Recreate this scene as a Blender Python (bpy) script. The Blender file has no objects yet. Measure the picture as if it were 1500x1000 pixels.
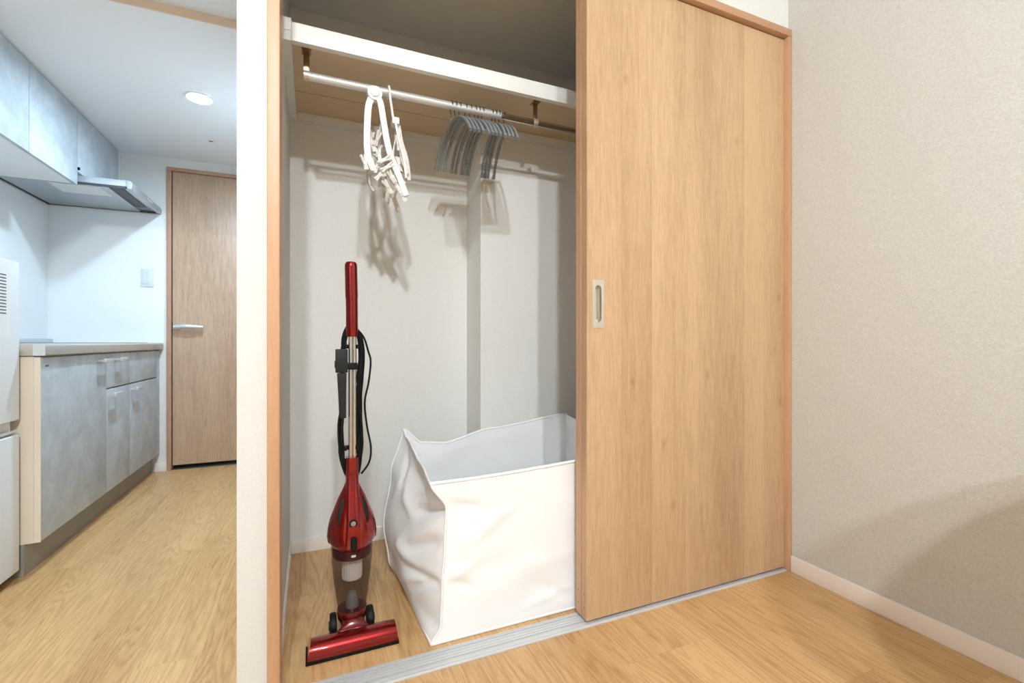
import bpy, bmesh, math, random
from mathutils import Vector, Matrix, noise
random.seed(7)
S = bpy.context.scene
COL = S.collection
PI = math.pi

# ------------------------------------------------------------------ camera
cam = bpy.data.objects.new('camera', bpy.data.cameras.new('camera'))
COL.objects.link(cam)
cam.location = (0, 0, .86)
cam.rotation_euler = (PI / 2, 0, math.radians(-23.33))
cam.data.sensor_width = 36
cam.data.lens = 684 / 1500 * 36
cam.data.clip_start = .02
S.camera = cam
# ------------------------------------------------------------------ world, exposure
W = bpy.data.worlds.new('world'); S.world = W; W.use_nodes = True
W.node_tree.nodes['Background'].inputs[0].default_value = (.9, .95, 1, 1)
W.node_tree.nodes['Background'].inputs[1].default_value = .25
S.view_settings.view_transform = 'Standard'
S.view_settings.look = 'None'
S.view_settings.gamma = 1
S.view_settings.use_curve_mapping = False
S.view_settings.exposure = 0.36
ROOM_LAMPS = [(.01, -1.40, 2.54), (-.20, -.90, 2.54)]
ROOM_EMIT = 1200
ROOM_COL = (.86, .945, 1)
KITCHEN_LAMP = (-.513, 2.775)
KITCHEN_EMIT = 740
KITCHEN_COL = (.60, .81, 1)

# ------------------------------------------------------------------ materials
def lin(c):
    return tuple(((v / 255) / 12.92 if v / 255 <= .04045 else ((v / 255 + .055) / 1.055) ** 2.4) for v in c)
def nmat(name):
    m = bpy.data.materials.new(name); m.use_nodes = True
    nt = m.node_tree
    return m, nt, nt.nodes['Principled BSDF']
def N(nt, t, **kw):
    n = nt.nodes.new(t)
    for k, v in kw.items(): setattr(n, k, v)
    return n
def plain(name, rgb, rough=.5, metal=0, bump=0, bscale=300, coat=0, var=.03, spec=.5):
    m, nt, p = nmat(name)
    c = lin(rgb)
    tc = N(nt, 'ShaderNodeTexCoord')
    nz = N(nt, 'ShaderNodeTexNoise'); nz.inputs['Scale'].default_value = 6; nz.inputs['Detail'].default_value = 3
    nt.links.new(tc.outputs['Object'], nz.inputs['Vector'])
    mx = N(nt, 'ShaderNodeMix', data_type='RGBA')
    mx.inputs[6].default_value = (*[v * (1 - var) for v in c], 1)
    mx.inputs[7].default_value = (*[min(1, v * (1 + var)) for v in c], 1)
    nt.links.new(nz.outputs['Fac'], mx.inputs[0]); nt.links.new(mx.outputs[2], p.inputs['Base Color'])
    p.inputs['Roughness'].default_value = rough; p.inputs['Metallic'].default_value = metal
    p.inputs['Coat Weight'].default_value = coat; p.inputs['Coat Roughness'].default_value = .05
    p.inputs['Specular IOR Level'].default_value = spec
    if bump:
        b = N(nt, 'ShaderNodeBump'); b.inputs['Strength'].default_value = bump; b.inputs['Distance'].default_value = .001
        n2 = N(nt, 'ShaderNodeTexNoise'); n2.inputs['Scale'].default_value = bscale; n2.inputs['Detail'].default_value = 4
        nt.links.new(tc.outputs['Object'], n2.inputs['Vector'])
        nt.links.new(n2.outputs['Fac'], b.inputs['Height']); nt.links.new(b.outputs['Normal'], p.inputs['Normal'])
    return m
def math_node(nt, op, a, b=None):
    n = N(nt, 'ShaderNodeMath', operation=op)
    for i, v in enumerate((a, b)):
        if v is None: continue
        if isinstance(v, (int, float)): n.inputs[i].default_value = v
        else: nt.links.new(v, n.inputs[i])
    return n.outputs[0]
def wood(name, light, dark, axis='Z', across=1.0, ring=18, ringamt=.35, rough=.45, rnd=True, tone=.12, fine=.35, knots=0.0, coat=0):
    """oak laminate: grain lines run along `axis`; every object gets its own cut of the figure"""
    m, nt, p = nmat(name)
    tc = N(nt, 'ShaderNodeTexCoord'); oi = N(nt, 'ShaderNodeObjectInfo')
    mp = N(nt, 'ShaderNodeMapping')
    sc = {'X': (.09, 1, 1), 'Y': (1, .09, 1), 'Z': (1, 1, .09)}[axis]
    mp.inputs['Scale'].default_value = tuple(v * across for v in sc)
    nt.links.new(tc.outputs['Object'], mp.inputs['Vector'])
    vec = mp.outputs[0]
    if rnd:
        vm = N(nt, 'ShaderNodeVectorMath', operation='SCALE'); vm.inputs[0].default_value = (37.1, 61.7, 23.3)
        nt.links.new(oi.outputs['Random'], vm.inputs['Scale'])
        va = N(nt, 'ShaderNodeVectorMath', operation='ADD'); nt.links.new(vec, va.inputs[0]); nt.links.new(vm.outputs[0], va.inputs[1])
        vec = va.outputs[0]
    n1 = N(nt, 'ShaderNodeTexNoise'); n1.inputs['Scale'].default_value = 7; n1.inputs['Detail'].default_value = 2; n1.inputs['Distortion'].default_value = .35
    nt.links.new(vec, n1.inputs['Vector'])
    r = math_node(nt, 'SINE', math_node(nt, 'MULTIPLY', n1.outputs['Fac'], ring * 6.28))
    r = math_node(nt, 'POWER', math_node(nt, 'ADD', math_node(nt, 'MULTIPLY', r, .5), .5), 2.0)
    n2 = N(nt, 'ShaderNodeTexNoise'); n2.inputs['Scale'].default_value = 130; n2.inputs['Detail'].default_value = 5; n2.inputs['Roughness'].default_value = .7
    nt.links.new(vec, n2.inputs['Vector'])
    n3 = N(nt, 'ShaderNodeTexNoise'); n3.inputs['Scale'].default_value = 5; n3.inputs['Detail'].default_value = 1
    nt.links.new(vec, n3.inputs['Vector'])
    f = math_node(nt, 'ADD', math_node(nt, 'MULTIPLY', r, ringamt), math_node(nt, 'MULTIPLY', math_node(nt, 'SUBTRACT', n2.outputs['Fac'], .35), fine * 2))
    f = math_node(nt, 'ADD', f, math_node(nt, 'MULTIPLY', math_node(nt, 'SUBTRACT', n3.outputs['Fac'], .45), .9))
    f = math_node(nt, 'ADD', f, math_node(nt, 'MULTIPLY', math_node(nt, 'SUBTRACT', oi.outputs['Random'], .5), tone * 2))
    if knots:
        sx = N(nt, 'ShaderNodeSeparateXYZ'); cx = N(nt, 'ShaderNodeCombineXYZ')
        nt.links.new(tc.outputs['Object'], sx.inputs[0])
        nt.links.new(math_node(nt, 'ADD', sx.outputs[0], .37), cx.inputs[0])
        nt.links.new(math_node(nt, 'MULTIPLY', sx.outputs[2], .5), cx.inputs[1])
        vo = N(nt, 'ShaderNodeTexVoronoi', voronoi_dimensions='2D'); vo.inputs['Scale'].default_value = 3.0
        nt.links.new(cx.outputs[0], vo.inputs['Vector'])
        k = math_node(nt, 'MAXIMUM', math_node(nt, 'SUBTRACT', 1, math_node(nt, 'MULTIPLY', vo.outputs['Distance'], 26)), 0)
        f = math_node(nt, 'ADD', f, math_node(nt, 'MULTIPLY', k, knots))
    cr = N(nt, 'ShaderNodeValToRGB')
    cr.color_ramp.elements[0].position = .0; cr.color_ramp.elements[0].color = (*lin(light), 1)
    cr.color_ramp.elements[1].position = 1.0; cr.color_ramp.elements[1].color = (*lin(dark), 1)
    nt.links.new(f, cr.inputs[0]); nt.links.new(cr.outputs[0], p.inputs['Base Color'])
    p.inputs['Roughness'].default_value = rough
    p.inputs['Coat Weight'].default_value = coat; p.inputs['Coat Roughness'].default_value = .25
    b = N(nt, 'ShaderNodeBump'); b.inputs['Strength'].default_value = .25; b.inputs['Distance'].default_value = .0006
    nt.links.new(n2.outputs['Fac'], b.inputs['Height']); nt.links.new(b.outputs['Normal'], p.inputs['Normal'])
    return m
def wallpaper(name, rgb, amt=.05, bump=.35):
    m, nt, p = nmat(name)
    tc = N(nt, 'ShaderNodeTexCoord')
    mp = N(nt, 'ShaderNodeMapping'); mp.inputs['Scale'].default_value = (1, 1, 2.2)
    nt.links.new(tc.outputs['Object'], mp.inputs['Vector'])
    a = N(nt, 'ShaderNodeTexNoise'); a.inputs['Scale'].default_value = 210; a.inputs['Detail'].default_value = 5; a.inputs['Roughness'].default_value = .65
    nt.links.new(mp.outputs[0], a.inputs['Vector'])
    c = lin(rgb)
    mx = N(nt, 'ShaderNodeMix', data_type='RGBA')
    mx.inputs[6].default_value = (*[v * (1 - amt * 2.2) for v in c], 1); mx.inputs[7].default_value = (*[min(1, v * (1 + amt * 2.2)) for v in c], 1)
    nt.links.new(a.outputs['Fac'], mx.inputs[0]); nt.links.new(mx.outputs[2], p.inputs['Base Color'])
    p.inputs['Roughness'].default_value = .85; p.inputs['Specular IOR Level'].default_value = .2
    b = N(nt, 'ShaderNodeBump'); b.inputs['Strength'].default_value = bump; b.inputs['Distance'].default_value = .0015
    nt.links.new(a.outputs['Fac'], b.inputs['Height']); nt.links.new(b.outputs['Normal'], p.inputs['Normal'])
    return m
def concrete(name, lo, hi):
    m, nt, p = nmat(name)
    tc = N(nt, 'ShaderNodeTexCoord')
    a = N(nt, 'ShaderNodeTexNoise'); a.inputs['Scale'].default_value = 7; a.inputs['Detail'].default_value = 9; a.inputs['Roughness'].default_value = .72; a.inputs['Distortion'].default_value = .4
    nt.links.new(tc.outputs['Object'], a.inputs['Vector'])
    cr = N(nt, 'ShaderNodeValToRGB')
    cr.color_ramp.elements[0].position = .3; cr.color_ramp.elements[0].color = (*lin(lo), 1)
    cr.color_ramp.elements[1].position = .75; cr.color_ramp.elements[1].color = (*lin(hi), 1)
    nt.links.new(a.outputs['Fac'], cr.inputs[0]); nt.links.new(cr.outputs[0], p.inputs['Base Color'])
    p.inputs['Roughness'].default_value = .42
    return m
def emit(name, rgb, strength):
    m, nt, p = nmat(name)
    p.inputs['Base Color'].default_value = (.8, .8, .8, 1)
    p.inputs['Emission Color'].default_value = (*rgb, 1); p.inputs['Emission Strength'].default_value = strength
    return m
def glass(name, rgb, rough=.03, ior=1.02, alpha=.35, spec=.6):
    """thin tinted plastic: mostly see-through, with a gloss"""
    m, nt, p = nmat(name)
    out = nt.nodes['Material Output']
    tr = N(nt, 'ShaderNodeBsdfTransparent'); tr.inputs[0].default_value = (*rgb, 1)
    mx = N(nt, 'ShaderNodeMixShader'); mx.inputs[0].default_value = alpha
    p.inputs['Base Color'].default_value = (*[v * .04 for v in rgb], 1); p.inputs['Roughness'].default_value = .08
    p.inputs['Specular IOR Level'].default_value = spec
    nt.links.new(tr.outputs[0], mx.inputs[1]); nt.links.new(p.outputs[0], mx.inputs[2]); nt.links.new(mx.outputs[0], out.inputs[0])
    return m

M = {}
M['floor'] = wood('oak_floor', (219, 180, 128), (164, 116, 66), 'Y', 1.0, ring=26, ringamt=.26, rough=.36, tone=.10, fine=.6)
M['door'] = wood('oak_door', (206, 171, 133), (150, 112, 78), 'Z', 1.0, ring=9, ringamt=.07, rough=.42, tone=.12, fine=.50, knots=.38)
M['frame'] = wood('oak_frame', (200, 156, 122), (164, 118, 86), 'Z', 1.0, ring=6, ringamt=.15, rough=.45, tone=.0, fine=.4)
M['frame_x'] = wood('oak_frame_x', (200, 156, 122), (164, 118, 86), 'X', 1.0, ring=6, ringamt=.15, rough=.45, tone=.0, fine=.4)
M['kdoor'] = wood('oak_kitchen_door', (206, 176, 150), (150, 116, 90), 'Z', 1.0, ring=10, ringamt=.10, rough=.42, tone=.04, fine=.6)
M['kframe'] = wood('oak_kitchen_frame', (190, 150, 126), (156, 114, 92), 'Z', 1.0, ring=5, ringamt=.12, rough=.45, tone=.0, fine=.35)
M['greige'] = wallpaper('greige_wallpaper', (203, 199, 192), .17, .9)
M['white'] = wallpaper('white_wallpaper', (228, 226, 222), .05, .4)
M['partition'] = wallpaper('cream_wallpaper', (216, 213, 209), .05, .5)
M['closet'] = wallpaper('closet_wallpaper', (236, 234, 229), .06, .5)
M['ceil'] = wallpaper('ceiling_paper', (236, 238, 240), .02, .25)
M['base'] = plain('vinyl_baseboard', (240, 232, 224), .4)
M['warm_step_light'] = plain('warm_step_light', (226, 204, 180), .5)  # warm room light on the ceiling step, painted as a tan colour
M['shelf_white'] = plain('white_laminate', (240, 238, 232), .45)
M['shelf_tan'] = plain('tan_shelf_board', (214, 190, 156), .6, bump=.1, bscale=400)
M['alu'] = plain('brushed_aluminium', (214, 215, 216), .42, .3)
M['alu_light'] = plain('satin_aluminium', (222, 223, 223), .38, .55)
M['chrome'] = plain('chrome', (200, 196, 190), .16, 1)
M['bronze'] = plain('bracket_metal', (150, 128, 104), .35, .8)
M['wire'] = plain('hook_wire', (150, 136, 116), .25, 1)
M['nickel'] = plain('satin_nickel', (214, 206, 192), .35, .7)
M['hanger'] = plain('grey_rubber', (128, 131, 132), .5, bump=.15, bscale=500)
M['peg'] = plain('white_plastic', (238, 236, 232), .35, spec=.5)
M['pegclear'] = plain('milky_plastic', (226, 218, 210), .3)
M['bag'] = plain('nonwoven_cloth', (246, 245, 245), .85, bump=.35, bscale=900, var=.01, spec=.1)
M['red'] = plain('candy_red', (142, 3, 4), .22, .85, coat=1, var=.05)
M['red_dark'] = plain('deep_red', (96, 5, 8), .25, .4, coat=.6)
M['black'] = plain('black_plastic', (8, 8, 9), .5, spec=.25)
M['rubber'] = plain('black_rubber', (10, 10, 11), .55, spec=.3)
M['grey_dark'] = plain('charcoal_plastic', (34, 34, 34), .5, spec=.3)
M['steel'] = plain('steel_tube', (205, 204, 203), .25, 1)
M['smoke'] = glass('smoked_plastic', (.86, .83, .82), alpha=.10)
M['filter'] = plain('filter_paper', (248, 246, 244), .8)
M['deflector'] = plain('grey_deflector', (150, 150, 152), .3, .3)
M['concrete'] = concrete('grey_stone_laminate', (166, 174, 180), (206, 213, 218))
M['cab_white'] = plain('white_melamine', (238, 240, 240), .4)
M['cab_side'] = plain('cream_side_panel', (232, 218, 200), .5)
M['kick'] = plain('grey_kick', (150, 144, 136), .5)
M['steel_top'] = plain('stainless_worktop', (196, 190, 182), .35, .5)
M['gloss_white'] = plain('gloss_panel', (240, 243, 245), .06, coat=.4, var=.005)
M['fridge'] = plain('fridge_white', (232, 235, 238), .4)
M['hood'] = plain('hood_silver', (188, 196, 202), .38, .6)
M['hood_dark'] = plain('hood_dark_grey', (66, 70, 76), .45)  # plain dark grey for the hood's edge strip and intake slot
M['hood_filter'] = plain('hood_light_panel', (226, 230, 230), .5)
M['ink'] = plain('grey_ink', (90, 92, 96), .6)
M['curb'] = plain('pale_curb', (206, 216, 216), .4)
M['cook'] = plain('cooktop_glass', (40, 42, 46), .08)
M['plate'] = plain('switch_white', (216, 222, 226), .35)
M['lamp_white'] = plain('lamp_white', (240, 240, 238), .4)
M['bulb'] = emit('room_bulb', ROOM_COL, ROOM_EMIT)
M['led'] = emit('kitchen_led', KITCHEN_COL, KITCHEN_EMIT)
M['table'] = plain('table_white', (226, 222, 216), .5)
M['gap_shade'] = plain('gap_shade', (26, 22, 20), .8)

# ------------------------------------------------------------------ mesh builder
class B:
    def __init__(s): s.v = []; s.f = []
    def add(s, vs, fs):
        o = len(s.v); s.v += [tuple(v) for v in vs]; s.f += [tuple(i + o for i in f) for f in fs]; return s
    def box(s, x0, x1, y0, y1, z0, z1):
        return s.add([(x, y, z) for z in (z0, z1) for y in (y0, y1) for x in (x0, x1)],
                     [(0, 2, 3, 1), (4, 5, 7, 6), (0, 1, 5, 4), (2, 6, 7, 3), (0, 4, 6, 2), (1, 3, 7, 5)])
    def prism(s, pts, axis, a0, a1):
        n = len(pts)
        mk = {'X': lambda a, p: (a, p[0], p[1]), 'Y': lambda a, p: (p[0], a, p[1]), 'Z': lambda a, p: (p[0], p[1], a)}[axis]
        vs = [mk(a0, p) for p in pts] + [mk(a1, p) for p in pts]
        return s.add(vs, [tuple(range(n))[::-1], tuple(range(n, 2 * n))] + [(i, (i + 1) % n, n + (i + 1) % n, n + i) for i in range(n)])
    def rings(s, rings, cap=True, closed=False):
        n = len(rings[0]); vs = [p for r in rings for p in r]; fs = []
        m = len(rings)
        for k in range(m if closed else m - 1):
            a, b = k * n, ((k + 1) % m) * n
            fs += [(a + i, a + (i + 1) % n, b + (i + 1) % n, b + i) for i in range(n)]
        if cap and not closed: fs += [tuple(range(n))[::-1], tuple(range((m - 1) * n, m * n))]
        return s.add(vs, fs)
    def tube(s, path, r, seg=8, rfun=None, flat=1.0):
        P = [Vector(p) for p in path]; rs = []
        t = (P[1] - P[0]).normalized(); u = t.orthogonal().normalized()
        for i, p in enumerate(P):
            t2 = (P[min(i + 1, len(P) - 1)] - P[max(i - 1, 0)])
            t2 = t2.normalized() if t2.length > 1e-9 else t
            u = (u - t2 * u.dot(t2)); u = u.normalized() if u.length > 1e-6 else t2.orthogonal().normalized(); w = t2.cross(u)
            rr = r if rfun is None else rfun(i)
            rs.append([tuple(p + u * math.cos(a) * rr + w * math.sin(a) * rr * flat) for a in [2 * PI * k / seg for k in range(seg)]])
        return s.rings(rs)
    def lathe(s, prof, c=(0, 0, 0), seg=32, sx=1, sy=1, cap=True):
        return s.rings([[(c[0] + r * sx * math.cos(2 * PI * k / seg), c[1] + r * sy * math.sin(2 * PI * k / seg), c[2] + z) for k in range(seg)] for r, z in prof], cap)
    def disc(s, c, axis, r0, r1, a0, a1, seg=28):
        """cylinder / cone along an axis"""
        ring = []
        for r, a in ((r0, a0), (r1, a1)):
            q = []
            for k in range(seg):
                ca, sa = math.cos(2 * PI * k / seg) * r, math.sin(2 * PI * k / seg) * r
                q.append({'X': (a, c[0] + ca, c[1] + sa), 'Y': (c[0] + ca, a, c[1] + sa), 'Z': (c[0] + ca, c[1] + sa, a)}[axis])
            ring.append(q)
        return s.rings(ring)
def mesh_of(name, b, mat, off=(0, 0, 0), bevel=0, smooth=35, segs=2):
    bm = bmesh.new()
    vs = [bm.verts.new((v[0] - off[0], v[1] - off[1], v[2] - off[2])) for v in b.v]
    for f in b.f:
        try: bm.faces.new([vs[i] for i in f])
        except ValueError: pass
    bmesh.ops.recalc_face_normals(bm, faces=bm.faces)
    if bevel:
        ed = [e for e in bm.edges if len(e.link_faces) == 2 and e.calc_face_angle(0) > math.radians(35)]
        bmesh.ops.bevel(bm, geom=ed, offset=bevel, segments=segs, affect='EDGES', profile=.6)
    me = bpy.data.meshes.new(name); bm.to_mesh(me); bm.free()
    if smooth:
        for p in me.polygons: p.use_smooth = True
        me.set_sharp_from_angle(angle=math.radians(smooth))
    me.materials.append(M[mat])
    return me
def obj(name, b, mat, parent=None, bevel=0, smooth=35, loc=None, segs=2):
    """mesh object; coordinates of b are world coordinates, the origin goes to loc (or to the parent)"""
    if parent is not None:
        off = parent['_w'] if '_w' in parent else (0, 0, 0)
        off = tuple(off)
        o = bpy.data.objects.new(name, mesh_of(name, b, mat, off, bevel, smooth, segs)); COL.objects.link(o)
        o.parent = parent; o['_w'] = off
    else:
        if loc is None:
            xs = [v[0] for v in b.v]; ys = [v[1] for v in b.v]; zs = [v[2] for v in b.v]
            loc = ((min(xs) + max(xs)) / 2, (min(ys) + max(ys)) / 2, min(zs))
        o = bpy.data.objects.new(name, mesh_of(name, b, mat, loc, bevel, smooth, segs)); COL.objects.link(o)
        o.location = loc; o['_w'] = loc
    return o
def thing(name, label, cat, loc, group=None):
    o = bpy.data.objects.new(name, None); COL.objects.link(o); o.location = loc; o['_w'] = loc; o.empty_display_size = .05
    o['label'] = label; o['category'] = cat
    if group: o['group'] = group
    return o
def tag(o, label, cat, group=None):
    o['label'] = label; o['category'] = cat
    if group: o['group'] = group
    return o
def struct(name, b, mat, label=None, parent=None, **kw):
    o = obj(name, b, mat, parent, **kw)
    if parent is None: o['kind'] = 'structure'
    if label: o['label'] = label
    return o

XR, XL = 1.655, -1.488           # right wall, kitchen / room left wall
YF, YE, YB = 1.205, 3.77, -4.2   # closet front wall, kitchen end wall, wall behind the camera
ZC = 2.68
CX0, CY1, PY, PX = -.077, 2.093, 1.90, .672   # closet left wall, back wall, pillar face, pillar edge

# ================================================================== structure
fl = struct('floor', B().box(XL - .1, XR + .1, YB - .1, YE + .2, -.06, -.004), 'kick', 'pale oak plank floor of room and kitchen', smooth=0)
pcache = {}
def planks(parent, x0, x1, y0, y1, w=.15, L=.9, seed=0):
    rnd = random.Random(seed); x = x0; c = 0
    while x < x1 - .002:
        xe = min(x + w, x1); y = y0 - rnd.choice((.0, .2, .35, .5, .65, .78)) * L
        while y < y1 - .002:
            a, b_ = max(y, y0), min(y + L, y1)
            if b_ - a > .01:
                key = (round(xe - x, 4), round(b_ - a, 4))
                if key not in pcache:
                    g = .00015; bb = B(); bb.box(-key[0] / 2 + g, key[0] / 2 - g, -key[1] / 2 + g, key[1] / 2 - g, -.004, 0)
                    pcache[key] = mesh_of('floor_plank', bb, 'floor', smooth=0)
                o = bpy.data.objects.new('floor_plank', pcache[key]); COL.objects.link(o)
                o.parent = parent; pw = parent['_w']
                o.location = ((x + xe) / 2 - pw[0], (a + b_) / 2 - pw[1], 0 - pw[2])
            y += L
        x = xe
planks(fl, XL, XR, YB, 1.198, seed=3)
planks(fl, XL + .012, -.152, 1.198, YE, seed=5)
fc = struct('floor_closet', B().box(CX0 - .01, XR + .02, 1.192, CY1 + .02, -.05, -.0042), 'kick', 'oak plank floor inside the closet', smooth=0)
planks(fc, CX0, XR, 1.277, CY1, seed=11)

struct('wall_right', B().box(XR, XR + .1, YB, 1.285, 0, ZC), 'greige', 'greige textured wallpaper wall on the right', smooth=0)
struct('wall_closet_right', B().box(XR, XR + .1, 1.285, CY1 + .1, 0, ZC), 'closet', smooth=0)
struct('wall_front', B().box(-.152, XR, YF, 1.285, 2.027, ZC), 'white', 'white wall strip above the closet header', smooth=0)
struct('wall_partition', B().box(-.152, CX0, YF, YE, 0, 2.027).box(-.152, CX0, 1.285, YE, 2.027, ZC), 'partition', 'white partition wall between kitchen passage and closet', smooth=0)
struct('wall_kitchen_header', B().box(XL, -.152, YF, 1.285, 2.116, ZC), 'white', smooth=0)
struct('wall_closet_back', B().box(CX0, XR, CY1, CY1 + .1, 0, 2.26), 'closet', 'off white back wall of the closet, recessed left part', smooth=0)
struct('wall_closet_pillar', B().box(PX, XR, PY, CY1, 0, 1.7805), 'closet', 'off white boxed out part of the closet back wall', smooth=0)
struct('wall_left', B().box(XL - .1, XL, YB, YE + .1, 0, ZC), 'white', smooth=0)
struct('wall_back', B().box(XL - .1, XR + .1, YB - .1, YB, 0, ZC), 'greige', smooth=0)
struct('wall_kitchen_end', B().box(XL, -.880, YE, YE + .1, 0, ZC).box(-.880, CX0, YE, YE + .1, 2.024, ZC), 'white', 'white kitchen end wall beside the oak door', smooth=0)
struct('ceiling', B().box(XL - .1, XR + .1, YB - .1, CY1 + .1, ZC, ZC + .1), 'ceil', 'white room ceiling', smooth=0)
struct('ceiling_closet', B().box(CX0, XR, 1.285, CY1, 2.214, 2.26), 'ceil', 'shaded ceiling inside the closet', smooth=0)
struct('ceiling_kitchen', B().box(XL, -.152, 2.112, YE, 2.085, ZC), 'ceil', 'white lowered kitchen ceiling', smooth=0)
struct('ceiling_passage', B().box(XL, -.152, 1.285, 2.110, 2.116, ZC), 'ceil', smooth=0)
struct('ceiling_step_warm_light', B().box(XL, -.152, 2.106, 2.1119, 2.083, 2.1159), 'warm_step_light', 'face of the kitchen ceiling step with warm room light painted on', smooth=0)  # thin strip added on the step; its tan stands for warm lamp light
# baseboards
struct('baseboard_right', B().box(XR - .008, XR, YB, 1.1895, 0, .059), 'base', 'cream vinyl baseboard along the greige wall', bevel=.0015)
struct('baseboard_closet_back', B().box(CX0, PX, CY1 - .007, CY1, 0, .057), 'base', 'cream baseboard along the closet back wall', bevel=.001)
struct('baseboard_closet_pillar', B().box(PX - .007, PX, PY - .007, CY1 - .0075, 0, .057).box(PX - .0069, XR, PY - .007, PY, 0, .057), 'base', bevel=0, smooth=0)
struct('baseboard_closet_left', B().box(CX0, CX0 + .007, 1.295, CY1 - .0075, 0, .057), 'base', 'cream baseboard along the closet left wall', bevel=.001)
struct('baseboard_kitchen_end', B().box(-.95, -.8805, YE - .007, YE, 0, .058), 'base', bevel=.001)
struct('baseboard_partition', B().box(-.159, -.152, YF, YE - .02, 0, .058), 'base', bevel=.001)

# closet frame
t1 = struct('trim_1', B().box(-.091, -.0645, 1.190, 1.292, 0, 2.0), 'frame', 'oak side jamb left of the closet opening', bevel=.004, segs=3)
struct('trim_2', B().box(-.091, 1.660, 1.190, 1.292, 2.0, 2.027), 'frame_x', 'oak head rail over the closet opening', bevel=.002)
struct('trim_3', B().box(1.638, 1.6598, 1.190, 1.292, 0, 2.0), 'frame', 'oak side jamb against the greige wall', bevel=.003)
# floor track with its two pairs of slots
def gprof(y0, y1, top, cuts, depth):
    p = [(y0, -.004), (y0, top * .55), (y0 + .004, top)]
    for a, b_ in cuts: p += [(a, top), (a, top - depth), (b_, top - depth), (b_, top)]
    return p + [(y1 - .004, top), (y1, top * .55), (y1, -.004)]
trk = struct('trim_4', B().prism(gprof(1.1985, 1.277, .0045, [(1.2055, 1.2068), (1.2195, 1.2275), (1.2355, 1.2375), (1.2465, 1.2485), (1.2545, 1.2625), (1.2675, 1.2695)], .0042), 'X', -.0645, 1.638), 'alu', 'silver aluminium double track on the closet threshold', smooth=0)
for yc in (1.2235, 1.2585):
    struct('guide_rib', B().box(-.0645, 1.638, yc - .0012, yc + .0012, .0004, .0035), 'alu_light', parent=trk, smooth=0)

# ------------------------------------------------------------------ sliding doors
def sliding_door(name, y0, y1, label, handle):
    x0, x1, z0, z1 = .769, 1.637, .012, 1.996
    root = bpy.data.objects.new(name, None); COL.objects.link(root)
    root.location = (x0, y0, 0); root['_w'] = (x0, y0, 0); root['kind'] = 'structure'; root['label'] = label
    sk = .004                                    # face boards sit on the core
    core = B()
    hx0, hx1, hz0, hz1 = .7955, .8225, .916, 1.035
    def framed(bb, X0, X1, Y0, Y1):
        bb.box(X0, X1, Y0, Y1, z0, hz0); bb.box(X0, X1, Y0, Y1, hz1, z1)
        bb.box(X0, hx0, Y0, Y1, hz0, hz1); bb.box(hx1, X1, Y0, Y1, hz0, hz1)
        return bb
    if handle: framed(core, x0, x1, y0 + sk, y1 - .004).box(x0, x1, y1 - .004, y1, z0, z1)
    else: core.box(x0, x1, y0 + sk, y1, z0, z1)
    obj('core', core, 'frame', root, smooth=0)
    xs = [x0, .896, 1.016, 1.156, 1.292, 1.430, 1.530, x1]
    for i in range(len(xs) - 1):
        bb = B(); a, b_ = xs[i] + (0 if i == 0 else .0001), xs[i + 1] - .0001
        if i == 0 and handle: framed(bb, a, b_, y0, y0 + sk)
        else: bb.box(a, b_, y0, y0 + sk, z0, z1)
        o = obj('face_board', bb, 'door', root, smooth=0)
    for zz in (.045, .085):
        obj('screw', B().disc((y0 + .016, zz), 'X', .0025, .0025, x0 - .0008, x0 + .001, 10), 'bronze', root, smooth=0)
    if handle:
        h = []
        # racetrack opening in a rectangular plate
        def track(cx, cz, w, hh, n=10):
            pts = []
            for k in range(n + 1):
                a = PI * k / n; pts.append((cx + w * math.cos(a), cz + hh - w + w * math.sin(a)))
            for k in range(n + 1):
                a = PI + PI * k / n; pts.append((cx + w * math.cos(a), cz - hh + w + w * math.sin(a)))
            return pts
        cx, cz = .809, .9755
        inn = track(cx, cz, .0112, .057)
        n = len(inn); yo = y0 - .0018
        bb = B()
        # plate face: fan of quads between the racetrack and the rectangle
        R = []
        for (px, pz) in inn:
            dx, dz = px - cx, pz - cz
            s = min(.0200 / abs(dx) if abs(dx) > 1e-6 else 1e9, .0735 / abs(dz) if abs(dz) > 1e-6 else 1e9)
            R.append((cx + dx * s, cz + dz * s))
        cn = [(cx + .02, cz + .0735), (cx - .02, cz + .0735), (cx - .02, cz - .0735), (cx + .02, cz - .0735)]
        def snap(p):
            q = min(cn, key=lambda c: (c[0] - p[0]) ** 2 + (c[1] - p[1]) ** 2)
            return q if (q[0] - p[0]) ** 2 + (q[1] - p[1]) ** 2 < .00006 else p
        done = set(); R2 = []
        for p in R:
            q = snap(p)
            R2.append(q)
        rim = .0014
        ring_in = [(p[0], yo, p[1]) for p in inn]; ring_out = [(p[0], yo, p[1]) for p in R2]
        ring_back = [(p[0], y0 + .0001, p[1]) for p in R2]
        deep = [(p[0], y0 + .014, p[1]) for p in inn]
        bb.rings([ring_back, ring_out, ring_in, deep], cap=False)
        bb.add(deep, [tuple(range(n))])
        pl = obj('flush_pull', bb, 'nickel', root, smooth=40); pl['label'] = 'satin nickel recessed flush pull'
        obj('finger_lip', B().box(cx + .0040, cx + .0058, y0 + .001, y0 + .0135, cz - .046, cz + .046), 'nickel', pl, smooth=0)
    return root
sliding_door('door_1', 1.210, 1.240, 'front oak sliding closet door with a flush pull', True)
sliding_door('door_2', 1.2435, 1.2735, 'rear oak sliding closet door stacked behind the front one', False)

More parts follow.
